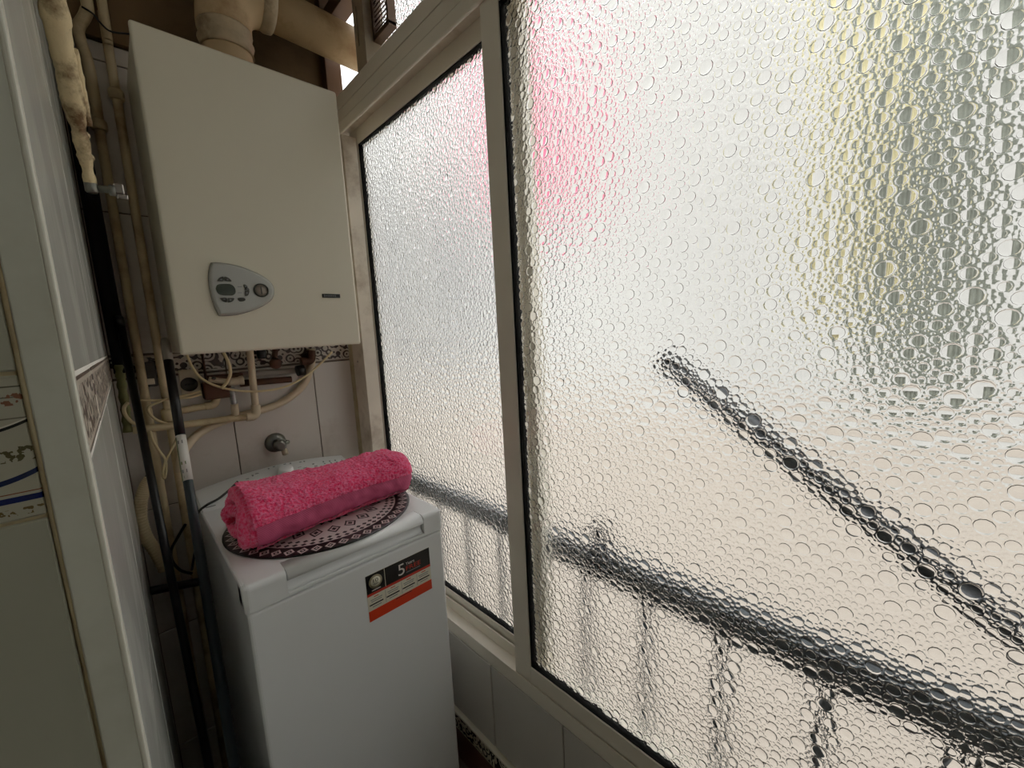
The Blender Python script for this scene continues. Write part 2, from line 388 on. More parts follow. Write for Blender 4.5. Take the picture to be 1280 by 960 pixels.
# painted jamb with its pale edge, then the kitchen's painted tiles
jb = struct(box('trim_1', V(-.0445, .4195, -1.295), V(-.0255, .47, 1.16), 'jamb_paint', None, .001))
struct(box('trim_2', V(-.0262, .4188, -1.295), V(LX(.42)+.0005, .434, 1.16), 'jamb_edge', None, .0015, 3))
struct(tube('trim_3', [V(-.0452, .4225, -1.29), V(-.0448, .4225, -.3), V(-.0455, .4222, -.05), V(-.0450, .4222, 1.15)], lambda s: .0009+.0011*min(1, max(0, (s-.30)*3)), 'caulk', None, 8, False))
for x1 in (-.046, -.286, -.526, -.766):
    for z0, z1 in zip([-1.295, -1.1, -.75, -.32, -.112, -.0125, .34], [-1.1, -.75, -.32, -.112, -.0125, .34, .69]):
        o = tile('x', (x1-TW, z0), (x1, z1), .4215, 'kitchen_plain' if z0 != -.112 else 'kitchen_tile', wk)
        if z0 == -.112:                                     # the print is laid out by real height and distance from the jamb
            o.data = o.data.copy()
            for v in o.data.vertices: v.co += o.location - Vector((0, 0, CZ))
            o.location = (0, 0, CZ)

# ------------------------------------------------------------------ windows with bubbled glass
def bubbles(w_, h_, rmax, rmin, nbig, seed):
    rmid = rmax*.40
    rnd = random.Random(seed); cell = rmax*2.05; grid = {}; out = []
    def ok(x, y, r):
        ci, cj = int(x/cell), int(y/cell)
        for i in (ci-1, ci, ci+1):
            for j in (cj-1, cj, cj+1):
                for a, b_, q in grid.get((i, j), ()):
                    if (a-x)**2 + (b_-y)**2 < (q+r+.00025)**2: return False
        return True
    area = w_*h_
    r = rmax
    while r >= rmin:
        tries = int(area/(r*r)*nbig*(min(1, (rmid/r)**2.2) if r > rmin*1.9 else 1.9))
        for _ in range(tries):
            q = r*rnd.uniform(.85, 1.05)
            x, y = rnd.uniform(q+.001, w_-q-.001), rnd.uniform(q+.001, h_-q-.001)
            if ok(x, y, q):
                grid.setdefault((int(x/cell), int(y/cell)), []).append((x, y, q)); out.append((x, y, q))
        r *= .84
    return out
def bubble_pane(name, w_, h_, rmax, rmin, nbig, seed, rel=.175):
    """a flat back face and a outer face covered with low domes: x towards the courtyard is +x, width along y, height along z"""
    bs = bubbles(w_, h_, rmax, rmin, nbig, seed)
    pts, own = [], []
    for i, (x, y, r) in enumerate(bs):
        s = 12 if r > rmax*.5 else (9 if r > rmax*.33 else 7); ph = (i*2.399) % 6.283
        for k in range(s):
            a = ph + 2*math.pi*k/s; pts.append((x+r*math.cos(a), y+r*math.sin(a))); own.append(i)
    nb = len(pts)
    for k in range(60):
        t = k/60
        pts += [(t*w_, 0), (w_, t*h_), (w_-t*w_, h_), (0, h_-t*h_)]; own += [-1-k*4, -2-k*4, -3-k*4, -4-k*4]
    vo, _, fo, ov, _, _ = delaunay_2d_cdt([Vector(p) for p in pts], [], [], 0, 1e-8, True)
    P3 = [(0.0, v.x, v.y) for v in vo]
    src = [(o_[0] if len(o_) else -1) for o_ in ov]
    F = []
    for f in fo:
        ids = [own[src[k]] for k in f]
        if ids[0] >= 0 and ids[0] == ids[1] == ids[2]: continue
        F.append((f[0], f[1], f[2]))
    inv = {s_: k for k, s_ in enumerate(src)}
    q = 0
    for i, (x, y, r) in enumerate(bs):
        s = 12 if r > rmax*.5 else (9 if r > rmax*.33 else 7); H = r*rel
        prev = [inv[q+k] for k in range(s)]
        for fr, hh in (((.94, .60), (.80, .93)) if s > 7 else ((.82, .85),)):
            base = len(P3)
            for k in range(s):
                v = vo[inv[q+k]]; P3.append((H*hh, x+(v.x-x)*fr, y+(v.y-y)*fr))
            cur = list(range(base, base+s))
            for k in range(s): F.append((prev[k], prev[(k+1) % s], cur[(k+1) % s], cur[k]))
            prev = cur
        c = len(P3); P3.append((H, x, y))
        for k in range(s): F.append((prev[k], prev[(k+1) % s], c))
        q += s
    base = len(P3); P3 += [(-.004, 0, 0), (-.004, w_, 0), (-.004, w_, h_), (-.004, 0, h_)]
    F.append((base, base+1, base+2, base+3))
    me = bpy.data.meshes.new(name); me.from_pydata(P3, [], F)
    bm = bmesh.new(); bm.from_mesh(me)
    for f in bm.faces:
        f.normal_update(); want = -1 if f.calc_center_median().x < -.002 else 1
        if f.normal.x*want < 0: f.normal_flip()
        f.smooth = True
    bm.to_mesh(me); bm.free(); me.materials.append(MATS['glass'])
    return me

GZ0, GZ1 = -.790, .617
near_me = bubble_pane('pane', .72, GZ1-GZ0, .0092, .0014, .22, 3)
far_me = bubble_pane('pane', .70, GZ1-GZ0, .0085, .0021, .22, 5)
up_me = bubble_pane('pane', 1.1, .32, .0080, .0032, .16, 9)
W1 = bpy.data.objects.new('window_1', None); C.objects.link(W1); W1.location = V(.65, .6, -.865); struct(W1)
def sash(X0, X1, y0, y1, me, glass_y0, st0=.052, st1=.052, parent=None):
    zA, zB = -.836, .66
    s = bpy.data.objects.new('sash', None); C.objects.link(s); s.location = V((X0+X1)/2, (y0+y1)/2, zA); s.parent = parent
    s.matrix_parent_inverse = Matrix.Translation(parent.location).inverted()
    def part(name, lo, hi, m='aluminium', bev=.0015):
        bm = bmesh.new(); add_box(bm, lo, hi, bev, 2); o = from_bm(name, bm, m); o.parent = s
        o.matrix_parent_inverse = Matrix.Translation(s.location).inverted(); return o
    part('stile', V(X0, y0, zA), V(X1, y0+st0, zB)); part('stile', V(X0, y1-st1, zA), V(X1, y1, zB))
    part('rail', V(X0, y0+st0, zA), V(X1, y1-st1, GZ0+.002)); part('rail', V(X0, y0+st0, GZ1-.002), V(X1, y1-st1, zB))
    gx = (X0+X1)/2; q = .0042
    bm = bmesh.new()
    add_box(bm, V(X0+.003, y0+st0-.001, GZ0), V(gx+.006, y0+st0+q, GZ1)); add_box(bm, V(X0+.003, y1-st1-q, GZ0), V(gx+.006, y1-st1+.001, GZ1))
    add_box(bm, V(X0+.003, y0+st0, GZ0), V(gx+.006, y1-st1, GZ0+q)); add_box(bm, V(X0+.003, y0+st0, GZ1-q), V(gx+.006, y1-st1, GZ1))
    o = from_bm('gasket', bm, 'gasket'); o.parent = s; o.matrix_parent_inverse = Matrix.Translation(s.location).inverted()
    p = bpy.data.objects.new('pane', me); C.objects.link(p); p.parent = s
    p.matrix_parent_inverse = Matrix.Translation(s.location).inverted(); p.location = V(gx, glass_y0, GZ0)
    return s
NX0, NX1, FX0, FX1 = .604, .634, .648, .678
sash(NX0, NX1, -.160, .667, near_me, -.107, parent=W1)
fs = sash(FX0, FX1, .598, 1.388, far_me, .645, parent=W1)
# lock slot on the far stile
bm = bmesh.new()
for y0, y1, z0, z1 in ((1.346, 1.352, -.085, .012), (1.357, 1.364, -.085, .012), (1.352, 1.357, -.085, -.06), (1.352, 1.357, -.005, .012)):
    add_box(bm, V(FX0-.0035, y0, z0), V(FX0+.001, y1, z1))
o = from_bm('lock_plate', bm, 'aluminium_dirty'); o.parent = fs; o.matrix_parent_inverse = Matrix.Translation(fs.location).inverted()
# fixed frame: bottom track, jamb, transom
box('bottom_track', V(.5985, -2.65, -.865), V(.690, 1.45, -.836), 'aluminium', W1, .001)
box('track_lip', V(.5985, -2.65, -.8365), V(.6008, 1.45, -.826), 'aluminium', W1)
box('track_ridge', V(.6365, -2.65, -.8365), V(.6405, 1.45, -.806), 'aluminium', W1)
box('jamb', V(.5985, 1.335, -.8365), V(.6450, 1.425, .632), 'aluminium_dirty', W1, .0015)
box('jamb', V(.6400, 1.385, -.8365), V(.690, 1.455, .632), 'aluminium_dirty', W1, .0015)
box('jamb_caulk', V(.5955, 1.420, -.8365), V(.640, 1.449, .74), 'caulk', W1, .003)
lathe('screw', [(.004, 0), (.004, .0012), (.002, .002)], V(.5988, 1.385, -.085), (-1, 0, 0), 'gauge_face', W1, 12)
box('transom', V(.5985, -2.65, .668), V(.690, 1.45, .7003), 'aluminium', W1, .0008)
box('transom', V(.5985, -2.65, .7027), V(.690, 1.45, .742), 'aluminium', W1, .0008)
box('transom_core', V(.610, -2.65, .695), V(.688, 1.45, .710), 'aluminium', W1)
box('transom_lip', V(.5940, -2.65, .632), V(.6025, 1.45, .664), 'aluminium', W1, .0035, 3)
box('transom_step', V(.6005, -2.65, .660), V(.690, 1.45, .672), 'aluminium_dirty', W1)
bm = bmesh.new()
for lo, hi in (((.612, 1.130, .741), (.660, 1.188, 1.10)), ((.5985, 1.130, .741), (.613, 1.163, 1.10)), ((.5985, 1.170, .741), (.613, 1.188, 1.10)), ((.5985, 1.162, .741), (.613, 1.171, .80)), ((.5985, 1.162, .90), (.613, 1.171, 1.10))):
    add_box(bm, V(*lo), V(*hi))
from_bm('upper_post', bm, 'post_brown', W1)
box('upper_jamb', V(.5985, 1.405, .741), V(.650, 1.56, 1.10), 'brown_metal', W1, .002)
box('upper_rail', V(.612, 1.186, .985), V(.660, 1.410, 1.03), 'brown_metal', W1, .002)
p = bpy.data.objects.new('upper_pane', up_me); C.objects.link(p); p.parent = W1; p.matrix_parent_inverse = Matrix.Translation(W1.location).inverted(); p.location = V(.650, .030, .742)
# unseen windows added further along the gallery to let in more daylight
W2 = bpy.data.objects.new('window_2_offscreen', None); C.objects.link(W2); W2.location = V(.65, -.6, -.865); struct(W2)
sash(FX0, FX1, -.975, -.148, near_me, -.922, parent=W2)
sash(NX0, NX1, -1.79, -.963, near_me, -1.737, parent=W2)
p = bpy.data.objects.new('upper_pane', up_me); C.objects.link(p); p.parent = W2; p.matrix_parent_inverse = Matrix.Translation(W2.location).inverted(); p.location = V(.650, -1.08, .742)
box('upper_post', V(.5985, -1.11, .741), V(.660, -1.078, 1.10), 'aluminium_dirty', W2, .0015)
box('end_wall', V(.6025, -2.65, -.866), V(.70, -1.788, .632), 'plaster_pale', ww)
box('end_wall', V(.6025, -2.65, .741), V(.70, -1.108, 1.10), 'plaster_pale', ww)

# louvred vent screwed over the upper pane
vent = thing('louvre_vent', 'brown metal louvred vent grille mounted against the upper window pane', 'vent', V(.634, 1.086, .802))
for nm, lo, hi in (('frame_bar', (.622, 1.042, .806), (.646, 1.050, 1.03)), ('frame_bar', (.622, 1.1215, .806), (.646, 1.1298, 1.03)), ('frame_bar', (.622, 1.042, .802), (.646, 1.1298, .815))):
    box(nm, V(*lo), V(*hi), 'brown_metal', vent, .001)
bm = bmesh.new(); add_box(bm, (-.010, -.0362, -.0014), (.010, .0362, .0014)); bmesh.ops.rotate(bm, verts=bm.verts, cent=(0, 0, 0), matrix=Matrix.Rotation(math.radians(-53), 3, 'Y'))
sl = bpy.data.meshes.new('slat'); bm.to_mesh(sl); bm.free(); sl.materials.append(MATS['brown_metal'])
for k in range(18):
    o = link('slat', sl, None, vent); o.location = V(.634, 1.0858, .823+k*.0115)

# ------------------------------------------------------------------ boiler
BY, BX0, BX1, BZ0, BZ1 = 1.17, .1065, .5215, -.021, .6585
bo = thing('boiler', 'cream white wall-hung gas boiler with grey shield-shaped control panel', 'boiler', V((BX0+BX1)/2, 1.31, BZ0))
box('casing', V(BX0+.003, BY+.016, BZ0+.004), V(BX1-.003, YB-.001, BZ1-.003), 'boiler_white', bo, .004, 2)
box('front_cover', V(BX0, BY, BZ0), V(BX1, BY+.018, BZ1), 'boiler_white', bo, .006, 4)
def sc(q, c=(255, 325), k=90/1152): return (c[0]+q[0]*k, c[1]+q[1]*k)
def loopY(pts, Y, smooth=0):
    P = [pY(*sc(p_), Y) for p_ in pts]
    if smooth: P = catmull(P + [P[0]], smooth)[:-1]
    return P
out_ = [(112, 48), (82, 130), (68, 270), (82, 430), (112, 580), (160, 740), (222, 862), (256, 892), (400, 890), (560, 868), (740, 818), (900, 752), (1020, 680), (1090, 605), (1112, 500), (1085, 400), (1010, 318), (900, 245), (740, 170), (560, 105), (380, 66), (200, 45)]
ctr = (500, 470)
rim = [(ctr[0]+(x-ctr[0])*1.012, ctr[1]+(y-ctr[1])*1.012) for x, y in out_]
prism('panel_gasket', loopY(rim, BY+.001, 4), (0, -.002, 0), 'panel_edge', bo)
cp = prism('control_panel', loopY(out_, BY, 4), (0, -.010, 0), 'panel_grey', bo, .006)
PY = BY-.0100
def shape(name, pts, th, m, par, sm=4, y=PY): return prism(name, loopY(pts, y+.0006, sm), (0, -th-.0006, 0), m, par)
shape('display', [(184, 460), (205, 405), (260, 385), (400, 385), (465, 415), (500, 470), (500, 530), (460, 565), (400, 570), (280, 565), (215, 530)], .0015, 'lcd', cp)
for pts in ([(210, 338), (232, 295), (275, 272), (304, 272), (308, 338)], [(326, 338), (322, 272), (360, 275), (410, 305), (436, 345)],
            [(252, 608), (358, 608), (362, 672), (320, 668), (280, 645)], [(376, 610), (478, 612), (462, 655), (425, 674), (378, 676)],
            [(625, 395), (655, 395), (692, 425), (672, 450), (640, 440)], [(648, 455), (688, 440), (714, 465), (716, 482), (655, 480)], [(654, 490), (718, 490), (712, 545), (690, 575), (652, 572)],
            [(532, 628), (545, 608), (600, 604), (645, 612), (660, 640), (630, 660), (570, 660)]):
    bt = shape('button', pts, .0025, 'button_dark', cp, 3)
    cx, cy_ = sum(p_[0] for p_ in pts)/len(pts), sum(p_[1] for p_ in pts)/len(pts)
for cx, cy_ in ((272, 315), (372, 315), (320, 632), (420, 640), (665, 422), (690, 465), (684, 530)):
    shape('button_print', [(cx-14, cy_-11), (cx+14, cy_-9), (cx+13, cy_+11), (cx-13, cy_+9)], .0028, 'print_grey', cp, 0)
gc = pY(*sc((912, 487)), PY); gr = (pY(*sc((1030, 487)), PY)-gc).length
ga = lathe('pressure_gauge', [(gr, -.001), (gr*1.02, .003), (gr*.86, .0045), (gr*.84, .002), (0, .002)], gc, (0, -1, 0), 'button_dark', bo, 28)
lathe('gauge_face', [(gr*.84, .0015), (gr*.84, .0026), (0, .0028)], gc, (0, -1, 0), 'gauge_face', ga, 28)
box('gauge_needle', gc+Vector((-.0009, -.0036, -gr*.55)), gc+Vector((.0009, -.0024, gr*.55)), 'black_plastic', ga)
for q in ((570, 430), (572, 525)): shape('panel_print', [(q[0]-35, q[1]-5), (q[0]+35, q[1]-5), (q[0]+35, q[1]+5), (q[0]-35, q[1]+5)], .0004, 'print_grey', cp, 0)
a0, a1 = pY(403, 373, BY), pY(424.5, 367, BY)
bp_ = box('badge', Vector((a0.x, BY-.003, (a0.z+a1.z)/2-.0052)), Vector((a1.x, BY+.001, (a0.z+a1.z)/2+.0052)), 'black_plastic', bo, .001)
for k in range(7):
    x = a0.x+.0055+k*.0048; hz = .0016 if k else .0026
    box('badge_print', Vector((x-.0014, BY-.0033, (a0.z+a1.z)/2-hz)), Vector((x+.0014, BY-.0028, (a0.z+a1.z)/2+hz)), 'print_grey', bp_)

# flue: out of the boiler's top, elbow, to the window
FY = 1.31; FZ = .885; fr_ = .054
fl = thing('flue_pipe', 'dirty cream flue pipe with taped elbow running from boiler to window', 'pipe', V(.308, FY, BZ1-.003))
tube('riser', [V(.308, FY, BZ1-.0035), V(.308, FY, .80)], fr_*1.02, 'flue_paint', fl, 28, False)
tube('elbow', [V(.308, FY, .79)] + [V(.308+.095*(1-math.cos(t)), FY, .80+.095*math.sin(t)) for t in np.linspace(0, math.pi/2, 9)] + [V(.413, FY, .895)], fr_*1.12, 'flue_paint', fl, 28, False)
tube('outlet', [V(.398, FY, .895), V(.66, FY, .882), V(.80, FY, .880)], fr_, 'flue_paint', fl, 28, False)
tube('tape', [V(.308, FY, .735+.012*i) for i in range(6)], lambda t: fr_*(1.10+.05*math.sin(t*19)), 'flue_tape', fl, 28, False)
tube('tape', [V(.395+.008*i, FY, .895-.0003*i) for i in range(5)], lambda t: fr_*(1.16+.03*math.sin(t*17)), 'flue_tape', fl, 28, False)

# ------------------------------------------------------------------ washing machine
MX0, MX1, MY, MZ, MS = .103, .503, .784, -.41, -.458
wm = thing('washing_machine', 'white top-loading washing machine with orange and black warranty sticker', 'washing machine', V(.303, 1.08, -1.295))
box('body', V(MX0+.002, MY+.003, -1.277), V(MX1-.002, 1.385, MS-.003), 'machine_white', wm, .006, 3)
box('seam', V(MX0+.005, MY+.007, MS-.006), V(MX1-.005, 1.380, MS+.004), 'machine_white', wm)
hx0, hx1 = .171, .452
bm = bmesh.new()
add_box(bm, V(MX0-.001, MY+.014, MS), V(MX1+.001, 1.235, MZ), .004, 2)
tf = from_bm('top_frame', bm, 'machine_white', wm)
def corner(name, x0, x1, round_left):         # rounded front corner of the top, one side of the lid
    bm = bmesh.new(); add_box(bm, V(x0, MY, MS), V(x1, MY+.040, MZ+.0006))
    es = [e for e in bm.edges if (abs(e.verts[0].co.y-MY) < 1e-5 and abs(e.verts[1].co.y-MY) < 1e-5 and (abs(e.verts[0].co.z-e.verts[1].co.z) < 1e-5 and e.verts[0].co.z > MS+CZ+.01))
          or (abs(e.verts[0].co.x-(x0 if round_left else x1)) < 1e-5 and abs(e.verts[1].co.x-(x0 if round_left else x1)) < 1e-5 and (e.verts[0].co.z+e.verts[1].co.z)/2 > MS+CZ+.01 and (e.verts[0].co.y+e.verts[1].co.y)/2 < MY+.03)]
    bmesh.ops.bevel(bm, geom=es, offset=.010, segments=5, affect='EDGES', profile=.5)
    return from_bm(name, bm, 'machine_white', wm)
corner('top_corner', MX0-.001, hx0-.0015, True); corner('top_corner', hx1+.0015, MX1+.001, False)
box('lower_edge', V(hx0-.002, MY+.0004, MS), V(hx1+.002, MY+.030, MS+.0075), 'machine_white', wm, .002, 2)
box('plinth', V(MX0+.02, MY+.03, -1.295), V(MX1-.02, 1.36, -1.275), 'black_plastic', wm)
# lid handle: a scooped grip let into the front edge, with end seams
bm = bmesh.new(); sec = [(MY+.040, MZ+.0010), (MY+.016, MZ+.0010), (MY+.007, MZ-.0006), (MY+.001, MZ-.005), (MY-.0015, MZ-.011), (MY-.0010, MZ-.0165), (MY+.004, MZ-.0195), (MY+.018, MZ-.0195), (MY+.040, MZ-.0195)]
A = [bm.verts.new(V(hx0, y, z)) for y, z in sec]; B = [bm.verts.new(V(hx1, y, z)) for y, z in sec]
for i in range(len(sec)-1): bm.faces.new((A[i], A[i+1], B[i+1], B[i])).smooth = True
bm.faces.new(A); bm.faces.new(B[::-1]); bm.faces.new((A[0], B[0], B[-1], A[-1]))
lid = from_bm('lid_grip', bm, 'machine_white', wm)
bm = bmesh.new(); sec = [(MY+.0135, MZ-.018), (MY+.0125, MZ-.028), (MY+.009, MZ-.036), (MY+.003, MZ-.0412), (MY+.0142, MZ-.0412)]   # scooped back of the grip
A = [bm.verts.new(V(hx0, y, z)) for y, z in sec]; B = [bm.verts.new(V(hx1, y, z)) for y, z in sec]
for i in range(len(sec)-1): bm.faces.new((A[i], A[i+1], B[i+1], B[i])).smooth = True
from_bm('grip_recess', bm, 'machine_white', wm)
# control console, arched along its back edge
bm = bmesh.new(); nX = 14; ring = []
for i in range(nX+1):
    t = i/nX; x = MX0+.0+(MX1-MX0)*t; arch = 1-(2*t-1)**2
    zt = MZ+.020+.017*arch; yb = 1.372+.010*arch
    ring.append([bm.verts.new(V(x, y, z)) for y, z in ((1.228, MS), (1.228, MZ-.002), (1.236, MZ+.002), (yb-.012, zt), (yb, zt-.004), (yb+.004, zt-.016), (yb+.004, MS))])
for i in range(nX):
    for j in range(6): bm.faces.new((ring[i][j], ring[i+1][j], ring[i+1][j+1], ring[i][j+1]))
bm.faces.new(ring[0]); bm.faces.new(ring[-1][::-1])
bmesh.ops.bevel(bm, geom=[e for e in bm.edges if all(v in ring[0] for v in e.verts) or all(v in ring[-1] for v in e.verts)], offset=.004, segments=3, affect='EDGES')
con = from_bm('control_console', bm, 'machine_white', wm, True)
try: con.data.set_sharp_from_angle(angle=.7)
except Exception: pass
def con_pt(x, s):      # point on the console's sloping top, s from 0 (front) to 1 (back)
    t = (x-MX0)/(MX1-MX0); arch = 1-(2*t-1)**2
    return V(x, 1.236+(1.360+.010*arch-1.236)*s, MZ+.002+(.018+.017*arch)*s)
cn = Vector((0, -.26, 1)).normalized(); cu = Vector((0, 1, .26)).normalized()
kn = con_pt(.318, .58)
lathe('program_knob', [(.0215, -.004), (.0215, .004), (.019, .017), (.016, .019), (0, .0195)], kn, cn, 'machine_white', wm, 28)
random.seed(4)
for x, s, w_, h_ in [(.225, .75, .008, .002), (.240, .82, .004, .004), (.252, .85, .009, .002), (.285, .92, .004, .003), (.300, .95, .006, .002), (.33, .95, .007, .002), (.345, .93, .004, .003), (.372, .9, .006, .002), (.383, .9, .004, .003),
        (.36, .68, .010, .001), (.372, .6, .012, .0015), (.40, .70, .006, .003), (.402, .58, .009, .002), (.43, .62, .004, .003), (.431, .72, .004, .004), (.448, .60, .004, .003), (.449, .70, .004, .004), (.465, .58, .005, .003), (.466, .70, .004, .004), (.484, .5, .008, .002), (.484, .62, .003, .006), (.352, .45, .03, .001), (.125, .1, .02, .002), (.22, .5, .003, .003)]:
    c = con_pt(x, s); bm = bmesh.new()
    vs = [bm.verts.new(c + cn*.0006 + Vector((a*w_/2, 0, 0)) + cu*(b_*h_)) for a, b_ in ((-1, -1), (1, -1), (1, 1), (-1, 1))]; bm.faces.new(vs)
    from_bm('console_print', bm, 'print_grey', wm)
# warranty sticker on the front
s0, s1, s3 = pY(457, 722, MY), pY(536.5, 684.5, MY), pY(462, 780, MY)
SW = s1.x-s0.x; SHT = (s0.z-s3.z+ (s1.z-pY(539, 736, MY).z))/2; SZ = (s0.z+s1.z)/2
yS = MY+.0028
def sp_(u, v, d=.0): return Vector((s0.x+u*SW, yS-d, SZ-v*SHT))
def srect(name, u0, v0, u1, v1, m, par, d): return box(name, sp_(u0, v1, d+.0003), sp_(u1, v0, d-.0001), m, par)
stk = box('warranty_sticker', sp_(0, 1, .0006), sp_(1, 0, -.001), 'print_cream', wm)
srect('print', 0, 0, 1, .40, 'print_black', stk, .0007); srect('print', .268, 0, .276, .40, 'print_cream', stk, .0010)
srect('print', 0, .40, 1, .455, 'print_red', stk, .0007); srect('print', 0, .775, 1, 1, 'print_orange', stk, .0007)
text('lettering', '5', sp_(.475, .33, .0012), (1, 0, 0), (0, 0, 1), SHT*.25, 'print_white', stk, SW*.10)
text('lettering', 'Years', sp_(.60, .165, .0012), (1, 0, 0), (0, 0, 1), SHT*.07, 'print_white', stk, SW*.14)
text('lettering', 'FREE', sp_(.60, .285, .0012), (1, 0, 0), (0, 0, 1), SHT*.095, 'print_red', stk, SW*.24)
srect('print', .60, .315, .83, .335, 'print_grey', stk, .0009)
bc = sp_(.135, .185, .0)
lathe('badge_ring', [(SHT*.145, .0006), (SHT*.145, .0011), (0, .0011)], bc, (0, -1, 0), 'print_gold', stk, 28)
lathe('badge_disc', [(SHT*.105, .0009), (SHT*.105, .0014), (0, .0014)], bc, (0, -1, 0), 'print_cream', stk, 28)
text('lettering', '10', bc+Vector((-SHT*.055, -.0017, -.001)), (1, 0, 0), (0, 0, 1), SHT*.075, 'print_black', stk, SHT*.11)
text('lettering', 'YEAR', bc+Vector((-SHT*.06, -.0017, -SHT*.065)), (1, 0, 0), (0, 0, 1), SHT*.035, 'print_black', stk, SHT*.12)
srect('print', .07, .345, .20, .365, 'print_white', stk, .0010)
for k, u in enumerate((.02, .27, .52, .77)):
    if k: srect('print', u-.012, .48, u-.009, .75, 'print_grey', stk, .0008)
    for v, a, b_, m, hh in ((.49, .07, .14, 'print_red', .016), (.545, .02, .19, 'print_grey', .012), (.585, .03, .18, 'print_grey', .012), (.64, .0, .20, 'print_black', .026), (.70, .04, .17, 'print_grey', .012)):
        srect('print', u+a, v, u+b_, v+hh, m, stk, .0008)
srect('print', .40, .79, .66, .805, 'print_black', stk, .0010)

# mat, towel
mt = lathe('round_mat', [(.1975, 0), (.1985, .0012), (.1975, .0024), (.19, .0028), (0, .0028)], (0, 0, 0), (0, 0, 1), 'mat_print', None, 72)
mt.location = V(.3075, .987, MZ+.0011); tag(mt, 'round black and white patterned placemat lying on the washing machine', 'placemat')
# rolled towel: cross-section spiral lofted along x with a slight bend
tw = thing('towel', 'pink terry bath towel rolled up on the patterned mat', 'towel', V(.32, .99, MZ+.003))
random.seed(11)
def towel_axis(t):
    return Vector((.136+.392*t, .962+.022*t+.008*math.sin(t*3.1), 0))
def prof(a):                                   # flattened roll: superellipse
    c, s = math.cos(a), math.sin(a); return math.copysign(abs(c)**.78, c), math.copysign(abs(s)**.78, s)
def towel_pt(t, a, off=0.0):
    c = towel_axis(t)
    hy = .094+.005*math.sin(t*5+1)-.012*t; hz = .0535+.004*math.sin(t*4)-.004*t
    e = 1.0
    if t < .04: e = .86+.14*math.sqrt(max(0, 1-(1-t/.04)**2))
    if t > .86: e = math.sqrt(max(0.0, 1-((t-.86)/.14)**2))
    px, pz = prof(a)
    y = c.y+hy*e*px; z = MZ+.0035+hz+.004+hz*e*pz*1.0
    sag = .019*math.sin(math.pi*min(1, t*1.1))*max(0, pz)
    z -= sag
    lean = .004*pz; y += lean
    p = Vector((c.x, y, z+CZ)); nn = Vector((0, px, pz)).normalized()
    lump = noise.noise(p*22)*.0045+noise.noise(p*60)*.0022 + .0022*math.sin(p.x*150+6*noise.noise(p*14))*max(0, pz)*max(0, t-.45)*1.6
    p += nn*(lump+off)
    p.z = max(p.z, CZ+MZ+.0032)
    return p
def add_sheet(bm, t0, t1, a0, a1, nt, na, off, close=False, rough=.0016):
    G = []
    for i in range(nt+1):
        t = t0+(t1-t0)*i/nt; row = []
        for j in range(na if close else na+1):
            a = a0+(a1-a0)*j/na; p = towel_pt(t, a, off)
            if rough:
                d = Vector((0, math.cos(a), math.sin(a))); p += d*rough*(noise.noise(p*420)+.6*noise.noise(p*800)); p.z = max(p.z, CZ+MZ+.0032)
            row.append(bm.verts.new(p))
        G.append(row)
    m_ = na if close else na
    for i in range(nt):
        for j in range(m_):
            k = (j+1) % na if close else j+1
            bm.faces.new((G[i][j], G[i+1][j], G[i+1][k], G[i][k])).smooth = True
    return G
bm = bmesh.new(); G = add_sheet(bm, .0, 1.0, 0, 2*math.pi, 190, 150, 0, True, .0022)
c0 = sum((v.co for v in G[0]), Vector())/len(G[0])
# left end: the fabric's wound layers, pushed in as a spiral groove
prev = G[0]
for q in range(1, 12):
    fcr = 1-q/12; row = []
    for j, v in enumerate(G[0]):
        a = 2*math.pi*j/150; g_ = math.sin((q*.55+a/(2*math.pi))*2*math.pi*.92)
        p = c0+(v.co-c0)*fcr; p.x += .006*g_*min(1, q/3)+.002*noise.noise(p*300) + .012*min(1, q/4); row.append(bm.verts.new(p))
    for j in range(150): bm.faces.new((prev[j], prev[(j+1) % 150], row[(j+1) % 150], row[j])).smooth = True
    prev = row
bm.faces.new(prev)
body = from_bm('rolled_body', bm, 'terry', tw)
def front(t): return math.pi*1.10+.10*t
bm = bmesh.new(); add_sheet(bm, .03, .955, math.pi*.97, math.pi*1.22, 120, 26, .0035, False, 0)
band = from_bm('woven_band', bm, 'dobby', tw); band['label'] = 'flat woven lighter pink band'
bm = bmesh.new(); add_sheet(bm, .02, .97, math.pi*.42, math.pi*.985, 150, 70, .0075, False, .0026)
from_bm('outer_fold', bm, 'terry', tw)
bm = bmesh.new(); add_sheet(bm, .03, .95, math.pi*1.205, math.pi*1.33, 130, 18, .0055, False, .0024)
from_bm('hem', bm, 'terry', tw)

# the wound layers showing at the left end: the towel's folded edge running round in a flattened coil
coil = []
for i in range(64):
    q = i/63; a = math.pi*1.30 - q*2*math.pi*1.75; k = 1-.80*q
    px_, pz_ = prof(a)
    coil.append(V(.142+.006*math.sin(a*1.3)-.010*q, .964+.082*k*px_+.008*q, MZ+.0045+.0575+(.0435*k*pz_)-.006*q))
bm = bmesh.new(); add_tube(bm, coil, lambda t: .0125+.002*math.sin(t*23), 16, True, 5)
for v in bm.verts:
    v.co += Vector((noise.noise(v.co*430), noise.noise(v.co*430+Vector((9, 0, 0))), noise.noise(v.co*430+Vector((0, 7, 0)))))*.0022
    v.co.z = max(v.co.z, CZ+MZ+.0036)
from_bm('folded_edge', bm, 'terry', tw)

